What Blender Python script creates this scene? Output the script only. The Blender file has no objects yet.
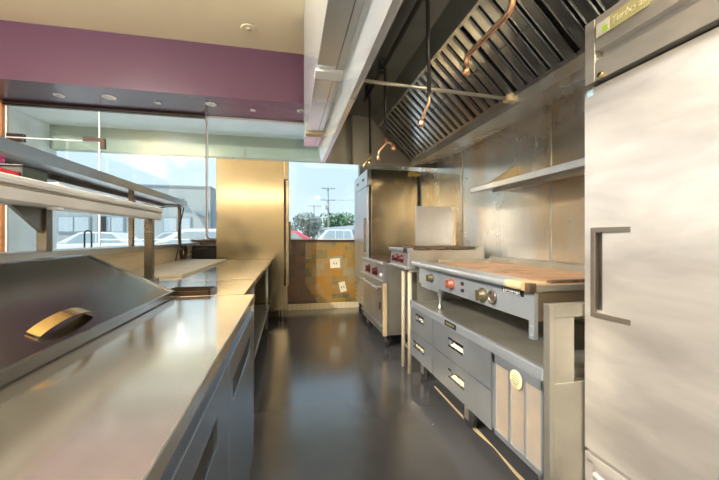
import bpy, bmesh, math, random
from mathutils import Vector, Matrix
random.seed(7)
C = bpy.context.scene.collection
PI = math.pi
# ------------------------------------------------------------------ materials
def new_mat(name):
    m = bpy.data.materials.new(name); m.use_nodes = True
    nt = m.node_tree
    return m, nt, nt.nodes, nt.links, nt.nodes['Principled BSDF']
def noise(nt, scale, detail=4, vec=None, rough=.55, dist=0):
    n = nt.nodes.new('ShaderNodeTexNoise'); n.inputs['Scale'].default_value = scale
    n.inputs['Detail'].default_value = detail; n.inputs['Roughness'].default_value = rough
    n.inputs['Distortion'].default_value = dist
    if vec is not None: nt.links.new(vec, n.inputs['Vector'])
    return n.outputs['Fac']
def coords(nt, scale=(1, 1, 1), rot=(0, 0, 0)):
    t = nt.nodes.new('ShaderNodeTexCoord'); m = nt.nodes.new('ShaderNodeMapping')
    m.inputs['Scale'].default_value = scale; m.inputs['Rotation'].default_value = rot
    nt.links.new(t.outputs['Object'], m.inputs['Vector']); return m.outputs['Vector']
def ramp(nt, fac, stops):
    r = nt.nodes.new('ShaderNodeValToRGB'); e = r.color_ramp.elements
    while len(e) < len(stops): e.new(.5)
    for k, (p, c) in enumerate(stops):
        e[k].position = p; e[k].color = (*c, 1) if len(c) == 3 else c
    nt.links.new(fac, r.inputs['Fac']); return r.outputs['Color']
def maprange(nt, v, a, b, lo=.3, hi=.7):
    m = nt.nodes.new('ShaderNodeMapRange'); nt.links.new(v, m.inputs['Value'])
    m.inputs['From Min'].default_value = lo; m.inputs['From Max'].default_value = hi
    m.inputs['To Min'].default_value = a; m.inputs['To Max'].default_value = b
    return m.outputs['Result']
def bump(nt, v, strength, dist=.01):
    b = nt.nodes.new('ShaderNodeBump'); b.inputs['Strength'].default_value = strength
    b.inputs['Distance'].default_value = dist; nt.links.new(v, b.inputs['Height']); return b.outputs['Normal']
def steel(name, col=(.62, .62, .61), r=.3, rv=.08, grain=(3, 3, 90), smudge=.16, rot=(0, 0, 0), sscale=2.5, metal=1.0, wave=.0, stain=None, smear=None):
    m, nt, N, L, P = new_mat(name)
    sm = noise(nt, sscale, 5, coords(nt, (1, 2.2, 7) if smear else (1, 1, 1), smear or rot), .5, .35 if smear else 0)
    lo = tuple(c * (1 - smudge) for c in col); hi = tuple(min(1, c * (1 + smudge * .7)) for c in col)
    bc = ramp(nt, sm, [(.3, lo), (.7, hi)])
    if stain:
        sn = noise(nt, 1.0, 5, coords(nt, (2.2, 2.2, .5)), .5, 0)
        mx0 = N.new('ShaderNodeMixRGB'); L.new(maprange(nt, sn, 0, .75, .42, .66), mx0.inputs[0]); L.new(bc, mx0.inputs[1]); mx0.inputs[2].default_value = (*stain, 1); bc = mx0.outputs[0]
    L.new(bc, P.inputs['Base Color'])
    P.inputs['Metallic'].default_value = metal
    g = noise(nt, 4, 3, coords(nt, grain))
    mx = N.new('ShaderNodeMath'); mx.operation = 'ADD'
    L.new(maprange(nt, g, r - rv * .12, r + rv * .12), mx.inputs[0]); L.new(maprange(nt, sm, -rv * .5, rv * .5), mx.inputs[1])
    L.new(mx.outputs[0], P.inputs['Roughness'])
    if wave:
        L.new(bump(nt, noise(nt, 2.2, 2, coords(nt)), wave, .05), P.inputs['Normal'])
    return m
def paint(name, col, r=.6, var=.08, scale=3, metal=0, spec=None, bmp=0):
    m, nt, N, L, P = new_mat(name)
    n = noise(nt, scale, 4, coords(nt))
    L.new(ramp(nt, n, [(.3, tuple(c * (1 - var) for c in col)), (.7, tuple(min(1, c * (1 + var)) for c in col))]), P.inputs['Base Color'])
    P.inputs['Roughness'].default_value = r; P.inputs['Metallic'].default_value = metal
    if spec is not None: P.inputs['Specular IOR Level'].default_value = spec
    if bmp: L.new(bump(nt, noise(nt, 40, 3, coords(nt)), bmp, .01), P.inputs['Normal'])
    return m
def glow(name, col, s):
    m, nt, N, L, P = new_mat(name)
    P.inputs['Base Color'].default_value = (.9, .9, .88, 1)
    P.inputs['Emission Color'].default_value = (*col, 1); P.inputs['Emission Strength'].default_value = s
    return m
def glass(name, tint=(.93, .975, .965), refl=.06):
    m, nt, N, L, P = new_mat(name); N.remove(P)
    out = N['Material Output']
    t = N.new('ShaderNodeBsdfTransparent'); t.inputs['Color'].default_value = (*tint, 1)
    g = N.new('ShaderNodeBsdfGlossy'); g.inputs['Roughness'].default_value = .02
    f = N.new('ShaderNodeFresnel'); f.inputs['IOR'].default_value = 1.45
    nz = noise(nt, 1.5, 2, coords(nt)); 
    mul = N.new('ShaderNodeMath'); mul.operation = 'MULTIPLY'; L.new(f.outputs[0], mul.inputs[0]); L.new(maprange(nt, nz, .85, 1.1), mul.inputs[1])
    x = N.new('ShaderNodeMixShader'); L.new(mul.outputs[0], x.inputs[0]); L.new(t.outputs[0], x.inputs[1]); L.new(g.outputs[0], x.inputs[2])
    L.new(x.outputs[0], out.inputs['Surface']); return m

M = {}
M['steel'] = steel('brushed steel', (.62, .62, .61), .32, .02, (2, 2, 8), metal=.85)
M['steel_top'] = steel('worktop steel', (.74, .71, .655), .14, .05, (5, .7, 2), .16, sscale=1.6, metal=.84)
M['steel_dark'] = steel('dark lid steel', (.26, .265, .275), .2, .02, (6, 1, 2), .1, metal=1.0)
M['steel_door'] = steel('prep door steel', (.33, .39, .49), .26, .02, (2, 2, 8), metal=.85)
M['steel_blue'] = steel('griddle panel steel', (.54, .60, .68), .34, .05, (3, 10, 3), .10, metal=.6)
M['steel_drawer'] = steel('drawer steel', (.43, .475, .54), .33, .05, (3, 10, 3), .16, metal=.65)
M['steel_fridge'] = steel('fridge door steel', (.72, .695, .67), .34, .05, (3, 2, 12), .26, rot=(.75, .3, 0), sscale=1.0, metal=.6, smear=(.75, 0, 0))
M['steel_tall_warm_lit'] = steel('tall cabinet warm lit steel', (.56, .48, .33), .2, .01, (4, 4, 1), .10, sscale=2, metal=.95)  # gold of the warm light is put into this base colour
M['steel_tall'] = steel('tall cabinet steel', (.36, .31, .21), .15, .01, (4, 4, 1), .10, sscale=2, metal=.95)  # base colour also carries warm light gold, in a darker tone
M['steel_wall'] = steel('wall cladding steel', (.80, .81, .81), .27, .02, (3, 3, .8), .10, sscale=1.6, metal=.75, stain=(.62, .45, .24))
M['steel_hood'] = steel('hood steel', (.32, .35, .345), .4, .04, (3, 8, 3), .15)
M['steel_plenum'] = steel('plenum steel', (.72, .76, .79), .24, .02, (2, 2, 2), .05, metal=.7)
M['steel_filter'] = steel('filter steel', (.66, .69, .72), .24, .04, (4, 3, 4), .10, sscale=4, metal=1.0)
M['steel_shelf'] = steel('shelf steel', (.60, .62, .65), .32, .03, (2, 2, 8), .08, metal=.75)
M['steel_edge'] = steel('lid edge steel', (.40, .41, .43), .25, .02, metal=1.0)
M['steel_post'] = steel('dark post steel', (.22, .20, .17), .28, .03, metal=.95)
M['steel_rail'] = steel('shelf rail steel', (.44, .46, .48), .3, .02, metal=.95)
M['steel_warm'] = steel('heat tinted steel', (.55, .46, .33), .32, .03, (4, 4, 2), .15, metal=.85)
M['steel_hood_dark'] = steel('darkened hood end steel', (.17, .165, .15), .42, .02, metal=.9)  # darker copy of the hood steel, keeps the lamp-lit end wall shaded
M['steel_worn'] = steel('worn warm steel', (.55, .545, .49), .38, .06, (8, 8, 4), .2, sscale=4, metal=.75)
M['gold_tone'] = steel('brass strap', (.86, .62, .26), .25, .05)  # on the steel lid strap this colour paints in a gold reflection
M['copper'] = steel('copper pipe', (.80, .46, .28), .3, .1)
M['black_pipe'] = paint('black iron pipe', (.012, .012, .014), .4)
M['black'] = paint('black plastic', (.012, .012, .013), .45)
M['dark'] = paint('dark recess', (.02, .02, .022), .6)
M['gap'] = paint('dark gasket', (.025, .018, .016), .7)
M['rubber'] = paint('caster rubber', (.03, .03, .032), .6)
M['iron'] = paint('greasy cast iron', (.11, .07, .045), .5, .5, 20)
M['plate'] = None
M['white'] = paint('white enamel', (.72, .725, .73), .35)
M['groove'] = paint('grey brown groove', (.30, .26, .20), .5)
M['red'] = paint('red plastic', (.62, .02, .03), .35)
M['red_knob'] = paint('dark red knob', (.065, .008, .010), .35)
M['orange_knob'] = paint('faded red knob', (.36, .11, .07), .4)
M['olive_knob'] = paint('greasy olive knob', (.10, .09, .045), .4)
M['magenta'] = paint('magenta card', (.38, .05, .17), .5)
M['green_dark'] = paint('dark green grey card', (.05, .065, .055), .6)
M['paper'] = paint('white paper', (.75, .76, .78), .7)
M['board'] = paint('beige board', (.62, .55, .42), .5, .1, 4)
M['tan'] = paint('tan tone', (.62, .50, .30), .5)
M['peach'] = None
M['sticker'] = paint('cream sticker', (.85, .83, .52), .5, .03)
M['ink'] = paint('sticker ink', (.28, .27, .12), .6)
M['plate_olive'] = paint('olive nameplate', (.50, .47, .24), .4, .06, 30)
M['plate_grey'] = paint('grey nameplate end', (.66, .66, .60), .4, .06, 30)
M['plate_ink'] = paint('pale nameplate letters', (.78, .75, .55), .45)
M['lime'] = paint('lime mark', (.40, .68, .07), .45)
M['sky_blue'] = paint('light blue sticker', (.40, .66, .86), .45)
M['yellow'] = steel('yellowed box', (.85, .66, .22), .4, .05)
M['purple'] = paint('plum paint', (.080, .036, .060), .26, .06, 1.2)
M['ceiling'] = paint('beige ceiling paint', (.74, .62, .41), .75, .05, 1)
M['beige_wall'] = paint('golden beige wall paint', (.46, .39, .27), .7, .04, 1)
M['can_white'] = paint('white trim ring', (.85, .83, .82), .4)
M['lens'] = paint('frosted lens', (.62, .62, .55), .3)
M['wood_frame'] = paint('orange brown wood', (.42, .17, .04), .4, .2, 6)
M['bronze'] = paint('dark bronze fitting', (.07, .045, .03), .35, .2, 9, .6)
M['bezel'] = paint('grey brown bezel', (.20, .175, .15), .4, .1, 9, .6)
M['cream_tile'] = None
M['alum'] = steel('aluminium trim', (.66, .68, .69), .35, .06)
M['white_trim'] = paint('pale sealant', (.8, .82, .82), .5)
M['glass'] = glass('clear glass')
M['car_glass'] = paint('car glass', (.25, .32, .36), .1, .1, 2)
M['car_white'] = paint('white car paint', (.50, .51, .52), .25, .02)
M['car_red'] = paint('red car paint', (.55, .07, .12), .25, .04)
M['car_grey'] = paint('grey car paint', (.34, .38, .40), .3, .04)
M['tyre'] = paint('tyre', (.03, .03, .03), .8)
M['asphalt'] = paint('asphalt', (.55, .55, .55), .9, .12, 4)
M['stucco'] = paint('grey stucco', (.74, .77, .74), .85, .12, 2.2, bmp=.3)
M['white_stucco'] = paint('white stucco', (.88, .90, .88), .85, .06, 2.2, bmp=.3)
M['stucco_green'] = paint('green grey stucco', (.40, .46, .385), .85, .1, 1.5, bmp=.3)
M['bldg'] = paint('pale grey building', (.27, .30, .31), .85, .04, .2)
M['bldg_blue'] = paint('blue grey building', (.24, .30, .36), .85, .04, .2)
M['bldg_pane'] = paint('building window', (.34, .39, .43), .3, .05)
M['bldg_frame'] = paint('building window frame', (.20, .24, .27), .6)
M['pole'] = paint('weathered pole', (.22, .24, .25), .85)
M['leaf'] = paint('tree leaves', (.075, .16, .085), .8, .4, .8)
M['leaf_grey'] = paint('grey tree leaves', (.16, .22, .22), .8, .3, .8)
M['bark'] = paint('bark', (.09, .07, .05), .9)
M['outlet'] = paint('cream outlet', (.83, .79, .62), .4)

def floor_mat():
    m, nt, N, L, P = new_mat('dark epoxy floor')
    v = coords(nt)
    n = noise(nt, 1.6, 3, v, .5, 0)
    base = ramp(nt, n, [(.3, (.062, .066, .078)), (.7, (.098, .102, .114))])
    fl = N.new('ShaderNodeTexVoronoi'); fl.inputs['Scale'].default_value = 7; L.new(v, fl.inputs['Vector'])
    lt = N.new('ShaderNodeMath'); lt.operation = 'LESS_THAN'; lt.inputs[1].default_value = .045; L.new(fl.outputs['Distance'], lt.inputs[0])
    sp = noise(nt, 3, 2, v); gt = N.new('ShaderNodeMath'); gt.operation = 'GREATER_THAN'; gt.inputs[1].default_value = .54; L.new(sp, gt.inputs[0])
    mu = N.new('ShaderNodeMath'); mu.operation = 'MULTIPLY'; L.new(lt.outputs[0], mu.inputs[0]); L.new(gt.outputs[0], mu.inputs[1])
    mx = N.new('ShaderNodeMixRGB'); L.new(mu.outputs[0], mx.inputs[0]); L.new(base, mx.inputs[1]); mx.inputs[2].default_value = (.35, .35, .33, 1)
    L.new(mx.outputs[0], P.inputs['Base Color'])
    L.new(maprange(nt, n, .14, .26), P.inputs['Roughness'])
    P.inputs['Specular IOR Level'].default_value = 1.0; P.inputs['Coat Weight'].default_value = .6; P.inputs['Coat Roughness'].default_value = .16
    L.new(bump(nt, noise(nt, 5, 2, v, .4), .03, .01), P.inputs['Normal'])
    return m
M['floor'] = floor_mat()
def patch_tile(name, cols, bw, bh, mortar):
    m, nt, N, L, P = new_mat(name)
    v = coords(nt, (1, 1, 1), (PI / 2, 0, 0))
    def brick(w, h, c1, c2, off):
        b = N.new('ShaderNodeTexBrick'); L.new(v, b.inputs['Vector'])
        b.inputs['Color1'].default_value = (*c1, 1); b.inputs['Color2'].default_value = (*c2, 1); b.inputs['Mortar'].default_value = (*mortar, 1)
        b.inputs['Scale'].default_value = 1; b.inputs['Mortar Size'].default_value = .002
        b.inputs['Brick Width'].default_value = w; b.inputs['Row Height'].default_value = h; b.offset = off
        b.inputs['Bias'].default_value = 0
        return b.outputs['Color']
    a = brick(bw, bh, cols[0], cols[1], .37); c = brick(bw * 1.7, bh * 1.5, cols[2], cols[3], .6)
    wn = N.new('ShaderNodeTexBrick'); L.new(v, wn.inputs['Vector']); wn.inputs['Scale'].default_value = 1
    wn.inputs['Color1'].default_value = (0, 0, 0, 1); wn.inputs['Color2'].default_value = (1, 1, 1, 1); wn.inputs['Mortar'].default_value = (.5, .5, .5, 1)
    wn.inputs['Brick Width'].default_value = bw * 2.3; wn.inputs['Row Height'].default_value = bh * 2; wn.offset = .3
    wn.inputs['Mortar Size'].default_value = 0
    mx = N.new('ShaderNodeMixRGB'); L.new(ramp(nt, wn.outputs['Color'], [(.4, (0, 0, 0)), (.6, (1, 1, 1))]), mx.inputs[0]); L.new(a, mx.inputs[1]); L.new(c, mx.inputs[2])
    L.new(mx.outputs[0], P.inputs['Base Color']); P.inputs['Roughness'].default_value = .3
    return m
M['gold_tile'] = patch_tile('gold patchwork tile', [(.36, .215, .035), (.15, .15, .08), (.30, .28, .18), (.40, .19, .02)], .115, .075, (.24, .20, .10))
M['brown_tile'] = patch_tile('dark brown patchwork tile', [(.10, .06, .04), (.15, .10, .07), (.11, .09, .075), (.19, .10, .06)], .12, .075, (.06, .05, .04))
def grid_tile(name, col, w, h, mortar, rot):
    m, nt, N, L, P = new_mat(name)
    b = N.new('ShaderNodeTexBrick'); L.new(coords(nt, (1, 1, 1), rot), b.inputs['Vector'])
    b.inputs['Color1'].default_value = (*col, 1); b.inputs['Color2'].default_value = (*[c * .94 for c in col], 1); b.inputs['Mortar'].default_value = (*mortar, 1)
    b.inputs['Scale'].default_value = 1; b.inputs['Mortar Size'].default_value = .002; b.offset = 0
    b.inputs['Brick Width'].default_value = w; b.inputs['Row Height'].default_value = h
    L.new(b.outputs['Color'], P.inputs['Base Color']); P.inputs['Roughness'].default_value = .35
    return m
M['cream_tile'] = grid_tile('cream wall tile', (.72, .60, .40), .15, .15, (.52, .43, .3), (PI / 2, 0, PI / 2))
M['base_tile'] = grid_tile('cream base tile', (.86, .76, .52), .075, .2, (.55, .45, .28), (PI / 2, 0, 0))
def plate_mat():
    m, nt, N, L, P = new_mat('browned griddle plate')
    n = noise(nt, 3.5, 6, coords(nt, (1, 1.2, 1)), .65, .6)
    L.new(ramp(nt, n, [(.28, (.20, .10, .05)), (.42, (.52, .31, .18)), (.6, (.66, .43, .27)), (.75, (.72, .52, .36))]), P.inputs['Base Color'])
    P.inputs['Metallic'].default_value = .25; P.inputs['Roughness'].default_value = .5
    return m
M['plate'] = plate_mat()
def peach_mat():
    m, nt, N, L, P = new_mat('peach dusty vent mesh')
    n = noise(nt, 6, 4, coords(nt))
    L.new(ramp(nt, n, [(.3, (.62, .56, .50)), (.7, (.78, .66, .52))]), P.inputs['Base Color']); P.inputs['Roughness'].default_value = .45
    P.inputs['Metallic'].default_value = .5
    w = N.new('ShaderNodeTexWave'); w.bands_direction = 'Z'; w.inputs['Scale'].default_value = 30; L.new(coords(nt), w.inputs['Vector'])
    L.new(bump(nt, w.outputs['Fac'], .12, .005), P.inputs['Normal'])
    return m
M['peach'] = peach_mat()

# ------------------------------------------------------------------ mesh helpers
class MB:
    def __init__(s): s.bm = bmesh.new()
    def box(s, x0, x1, y0, y1, z0, z1, bev=0, seg=2):
        t = bmesh.new(); bmesh.ops.create_cube(t, size=1)
        sx, sy, sz = abs(x1 - x0), abs(y1 - y0), abs(z1 - z0)
        for v in t.verts:
            v.co = Vector(((x0 + x1) / 2 + v.co.x * sx, (y0 + y1) / 2 + v.co.y * sy, (z0 + z1) / 2 + v.co.z * sz))
        if bev:
            bmesh.ops.bevel(t, geom=list(t.edges), offset=min(bev, .45 * min(sx, sy, sz)), segments=seg, affect='EDGES', profile=.5)
        s.merge(t); return s
    def merge(s, t, mat=None):
        me = bpy.data.meshes.new('t'); t.to_mesh(me); t.free()
        if mat is not None: me.transform(mat)
        s.bm.from_mesh(me); bpy.data.meshes.remove(me)
    def prism(s, pts, axis, a, b, bev=0):
        """polygon pts in the two other axes (order x,y,z without axis), extruded a..b along axis"""
        t = bmesh.new()
        def mk(p, w):
            q = list(p); q.insert('xyz'.index(axis), w); return Vector(q)
        va = [t.verts.new(mk(p, a)) for p in pts]; vb = [t.verts.new(mk(p, b)) for p in pts]
        n = len(pts)
        t.faces.new(va); t.faces.new(vb[::-1])
        for i in range(n): t.faces.new((va[i], vb[i], vb[(i + 1) % n], va[(i + 1) % n]))
        bmesh.ops.recalc_face_normals(t, faces=t.faces)
        if bev: bmesh.ops.bevel(t, geom=list(t.edges), offset=bev, segments=2, affect='EDGES', profile=.5)
        s.merge(t); return s
    def tube(s, pts, r, seg=12, caps=True, r1=None):
        pts = [Vector(p) for p in pts]; t = bmesh.new(); rings = []
        n = len(pts); up = None
        for i, p in enumerate(pts):
            d = (pts[min(i + 1, n - 1)] - pts[max(i - 1, 0)]).normalized()
            if up is None: up = Vector((0, 0, 1)) if abs(d.z) < .9 else Vector((1, 0, 0))
            a = d.cross(up).normalized(); b = d.cross(a).normalized(); up = -b if b.dot(up) < 0 else b
            a = d.cross(up).normalized(); b = up
            rr = r if r1 is None else r + (r1 - r) * i / (n - 1)
            rings.append([t.verts.new(p + a * rr * math.cos(2 * PI * k / seg) + b * rr * math.sin(2 * PI * k / seg)) for k in range(seg)])
        for i in range(n - 1):
            for k in range(seg):
                f = t.faces.new((rings[i][k], rings[i][(k + 1) % seg], rings[i + 1][(k + 1) % seg], rings[i + 1][k])); f.smooth = True
        if caps: t.faces.new(rings[0][::-1]); t.faces.new(rings[-1])
        bmesh.ops.recalc_face_normals(t, faces=t.faces)
        s.merge(t); return s
    def strip(s, prof, axis_pts):
        return s
    def lathe(s, prof, centre, axis='z', seg=20):
        """prof: (radius, offset) pairs along the axis"""
        t = bmesh.new(); rings = []
        for (r, h) in prof:
            ring = []
            for k in range(seg):
                a = 2 * PI * k / seg; u, w = r * math.cos(a), r * math.sin(a)
                q = {'z': (u, w, h), 'x': (h, u, w), 'y': (u, h, w)}[axis]
                ring.append(t.verts.new(Vector(centre) + Vector(q)))
            rings.append(ring)
        for i in range(len(rings) - 1):
            for k in range(seg):
                f = t.faces.new((rings[i][k], rings[i][(k + 1) % seg], rings[i + 1][(k + 1) % seg], rings[i + 1][k])); f.smooth = True
        for r in (rings[0], rings[-1]):
            try: t.faces.new(r)
            except ValueError: pass
        bmesh.ops.recalc_face_normals(t, faces=t.faces)
        s.merge(t); return s
    def build(s, name, mat, parent=None, **tags):
        off = WORLD.get(parent.name, Vector()) if parent else Vector()
        me = bpy.data.meshes.new(name)
        if parent is None:
            vs = [v.co for v in s.bm.verts]
            lo = Vector((min(v.x for v in vs), min(v.y for v in vs), min(v.z for v in vs))); hi = Vector((max(v.x for v in vs), max(v.y for v in vs), max(v.z for v in vs)))
            off = Vector(((lo.x + hi.x) / 2, (lo.y + hi.y) / 2, lo.z))
        bmesh.ops.translate(s.bm, verts=s.bm.verts, vec=-off)
        s.bm.to_mesh(me); s.bm.free()
        me.materials.append(M[mat] if isinstance(mat, str) else mat)
        o = bpy.data.objects.new(name, me); C.objects.link(o)
        if parent:
            o.parent = parent; WORLD[o.name] = WORLD[parent.name].copy()
        else:
            o.location = off; WORLD[o.name] = off.copy()
        tag(o, **tags); return o
WORLD = {}
def tag(o, label=None, cat=None, group=None, kind=None):
    if label: o['label'] = label
    if cat: o['category'] = cat
    if group: o['group'] = group
    if kind: o['kind'] = kind
    return o
def empty(name, loc, label=None, cat=None, group=None, kind=None):
    o = bpy.data.objects.new(name, None); C.objects.link(o); o.location = loc; o.empty_display_size = .1
    WORLD[o.name] = Vector(loc); tag(o, label, cat, group, kind); return o
def struct(name, mb, mat, parent=None):
    return mb.build(name, mat, parent, kind=None if parent else 'structure')
def box(*a, **k): return MB().box(*a, **k)
def arc(c, r, a0, a1, n, plane='xz'):
    out = []
    for i in range(n + 1):
        a = a0 + (a1 - a0) * i / n; u, w = r * math.cos(a), r * math.sin(a)
        out.append({'xz': (c[0] + u, c[1], c[2] + w), 'yz': (c[0], c[1] + u, c[2] + w), 'xy': (c[0] + u, c[1] + w, c[2])}[plane])
    return out
def text(name, s, size, mat, parent, loc, basis, shear=0, depth=.0006):
    cu = bpy.data.curves.new(name, 'FONT'); cu.body = s; cu.size = size; cu.shear = shear; cu.extrude = depth
    cu.align_x = 'CENTER'; cu.align_y = 'CENTER'
    o = bpy.data.objects.new('tmp', cu); C.objects.link(o)
    dg = bpy.context.evaluated_depsgraph_get(); me = bpy.data.meshes.new_from_object(o.evaluated_get(dg))
    bpy.data.objects.remove(o)
    bx, by = Vector(basis[0]), Vector(basis[1]); bz = bx.cross(by)
    mt = Matrix((bx, by, bz)).transposed().to_4x4()
    mt.translation = Vector(loc) - WORLD[parent.name]
    me.transform(mt); me.materials.clear(); me.materials.append(M[mat])
    o = bpy.data.objects.new(name, me); C.objects.link(o); o.parent = parent; WORLD[o.name] = WORLD[parent.name].copy()
    return o
ONX = ((0, -1, 0), (0, 0, 1))          # lettering on a face that looks towards -X
def caster(root, x, y, z=.13, r=.055, toward=(1, 0)):
    c = MB(); c.box(x - .04, x + .04, y - .04, y + .04, z - .012, z)
    c.box(x - .025, x - .018, y - .025, y + .025, r * .8, z); c.box(x + .018, x + .025, y - .025, y + .025, r * .8, z)
    f = c.build('caster', 'alum', root)
    MB().lathe([(r * .4, -.016), (r * .95, -.016), (r, -.01), (r, .01), (r * .95, .016), (r * .4, .016)], (x, y, r), 'x').build('wheel', 'rubber', f)

# ================================================================== THE SETTING
XL, XR, YB, YF, ZC = -4.1, 1.9, 5.62, -3.0, 3.87
struct('floor', box(XL - .1, XR + .1, YF - .1, YB + .12, -.12, 0), 'floor')
struct('ceiling', box(XL - .1, XR + .1, YF - .1, YB + .12, ZC, ZC + .1), 'ceiling')
struct('ceiling_soffit', box(XL, XR, 4.85, YB + .12, 3.15, ZC - .001), 'purple')
struct('wall_right', box(XR, XR + .1, YF, YB + .12, 0, ZC), 'steel_wall')
for i, y in enumerate((3.37, 2.10, .85)):
    struct('trim_%d' % (i + 1), box(XR - .004, XR, y - .009, y + .009, .9, 2.19), 'steel_worn')
struct('wall_rear', box(XL, XR, YF - .1, YF, 0, ZC), 'beige_wall')
# unseen left wall, window opening added to bring in blue daylight
wl = MB(); wl.box(XL - .1, XL, YF, -1.6, 0, ZC); wl.box(XL - .1, XL, 5.4, YB + .12, 0, ZC); wl.box(XL - .1, XL, -1.6, 5.4, 3.15, ZC); wl.box(XL - .1, XL, -1.6, 5.4, 0, .3)
struct('wall_left', wl, 'beige_wall')
w3 = MB()
for y in (-1.6, -.2, 1.2, 2.6, 4.0, 5.36): w3.box(XL - .08, XL - .02, y, y + .04, .3, 3.15)
w3.box(XL - .08, XL - .02, -1.6, 5.4, .3, .34); w3.box(XL - .08, XL - .02, -1.6, 5.4, 3.11, 3.15)
wf = struct('fill_window', w3, 'alum'); struct('glazing', box(XL - .055, XL - .047, -1.6, 5.4, .32, 3.13), 'glass', wf)  # unseen window, added for daylight and bright reflections in the steel
# back wall below the sill
struct('wall_back', box(-1.5, XR, YB, YB + .12, 0, 1.15), 'brown_tile')
struct('wall_back_cladding', box(1.2, XR, YB, YB + .12, 1.173, 3.15), 'steel_hood')
g = MB().prism([(.27, .42), (.27, 1.125), (1.16, 1.125), (1.16, .1), (.48, .1)], 'y', YB - .012, YB)
struct('wall_tile_panel', g, 'gold_tile')
struct('baseboard_back', box(-.9, XR, YB - .03, YB, 0, .10, .004), 'base_tile')
struct('trim_4', box(-1.5, XR, YB - .03, YB + .14, 1.15, 1.172, .003), 'bronze')     # window sill
# partition behind the prep line
struct('wall_partition', box(-1.56, -1.40, -.8, YB - .02, 0, 1.088), 'cream_tile')
struct('trim_5', box(-1.60, -1.365, -.8, YB - .02, 1.088, 1.135, .004), 'alum')
# glazing of the back wall
w1 = MB()
for x in (-1.27,): w1.box(x - .006, x + .006, YB + .02, YB + .05, 1.17, 3.15)
w1.box(-2.77, 1.2, YB + .02, YB + .06, 3.12, 3.15); w1.box(-2.77, 1.2, YB + .02, YB + .06, 1.172, 1.19)
win = struct('window_1', w1, 'white_trim')
struct('glazing', box(-1.26, 1.195, YB + .03, YB + .04, 1.18, 3.14), 'glass', win)
struct('side_glazing', box(-2.765, -1.275, YB + .03, YB + .04, .02, 3.14), 'glass', win)
tr = MB().tube([(-3.93, YB - .02, 3.12), (-1.36, YB - .02, 3.12)] + [(-1.36 + .08 * math.sin(a), YB - .02, 3.04 + .08 * math.cos(a)) for a in [i * PI / 16 for i in range(1, 9)]] + [(-1.28, YB - .02, 1.25)] + [(-1.28 + .09 * (1 - math.cos(a)), YB - .02, 1.25 - .06 * math.sin(a)) for a in [i * PI / 12 for i in range(1, 7)]] + [(-1.12, YB - .04, 1.19)], .009, 8)
struct('window_seal', tr, 'bezel', win)
dw = MB(); dw.box(-4.08, -3.955, YB - .03, YB + .09, 0, 3.15, .004); struct('door_frame_1', dw, 'wood_frame')
struct('trim_6', box(-3.955, -1.30, YB - .01, YB + .05, 3.10, 3.15), 'bronze')
door = empty('door_1', (-3.37, YB, 0), kind='structure')
struct('glass_leaf', box(-3.945, -2.79, YB + .03, YB + .04, .01, 2.64), 'glass', door)
struct('transom', box(-3.945, -2.79, YB + .03, YB + .04, 2.655, 3.12), 'glass', door)
d = MB(); d.box(-3.945, -2.79, YB + .028, YB + .042, 2.64, 2.655); d.box(-2.79, -2.772, YB + .028, YB + .042, .01, 3.12)
d.box(-3.953, -3.935, YB + .028, YB + .042, .01, 3.12); struct('glass_joint', d, 'white_trim', door)
for (x0, x1, z0, z1) in ((-3.93, -3.72, 2.655, 2.70), (-3.93, -3.72, 2.585, 2.635)):
    struct('patch_fitting', box(x0, x1, YB + .01, YB + .06, z0, z1, .004), 'bronze', door)
d = MB().prism([(-2.99, 2.70), (-2.70, 2.70), (-2.70, 2.54), (-2.765, 2.54), (-2.765, 2.645), (-2.99, 2.645)], 'y', YB + .01, YB + .06, .003)
struct('patch_fitting', d, 'bronze', door)
hp = [(-2.93, YB - .05, .95), (-2.93, YB - .05, 1.27)] + [(-2.885 - .045 * math.cos(a), YB - .05, 1.27 + .045 * math.sin(a)) for a in [i * PI / 8 for i in range(1, 9)]] + [(-2.84, YB - .05, .95)]
h = MB().tube(hp, .011, 10); h.tube([(-2.93, YB - .05, .97), (-2.93, YB + .03, .97)], .009); h.tube([(-2.84, YB - .05, .97), (-2.84, YB + .03, .97)], .009)
struct('pull_handle', h, 'black', door)

# ceiling fittings
for x, y, r, lab in ((-3.057, 5.24, .065, 'round white recessed light, leftmost in the purple soffit'), (-2.427, 5.17, .085, 'larger white recessed light above the glass door edge'),
                (-1.107, 5.133, .075, 'white recessed light in purple soffit above the tall glass seam'), (.195, 5.127, .075, 'white recessed light in purple soffit beside the hood plenum')):
    t = empty('ceiling_downlight', (x, y, 3.15), lab, 'ceiling light', 'recessed lights in the purple soffit')
    MB().lathe([(r * .66, -.002), (r * .72, -.014), (r, -.008), (r, 0)], (x, y, 3.15)).build('trim_ring', 'can_white', t)
    MB().lathe([(r * .02, -.004), (r * .66, -.006), (r * .66, 0)], (x, y, 3.15)).build('lens', 'lens', t)
for x, y, lab in ((-1.838, 5.235, 'small square white sensor in soffit between recessed lights'), (-.535, 5.242, 'small square white sensor in soffit nearer the tall cabinet')):
    t = empty('ceiling_sensor', (x, y, 3.15), lab, 'sensor', 'square sensors in the purple soffit')
    box(x - .035, x + .035, y - .035, y + .035, 3.138, 3.15, .003).build('cover', 'can_white', t)
    MB().lathe([(.004, -.018), (.015, -.016), (.018, -.011)], (x, y, 3.15)).build('eye', 'lens', t)
t = empty('sprinkler_cover', (-.5, 4.4, ZC), 'beige round sprinkler cover plate on the beige ceiling', 'sprinkler')
MB().lathe([(.075, -.003), (.09, -.006), (.1, 0)], (-.5, 4.4, ZC)).build('ring', 'ceiling', t)
MB().lathe([(.002, -.014), (.03, -.013), (.035, 0)], (-.5, 4.4, ZC)).build('disc', 'beige_wall', t)
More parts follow.
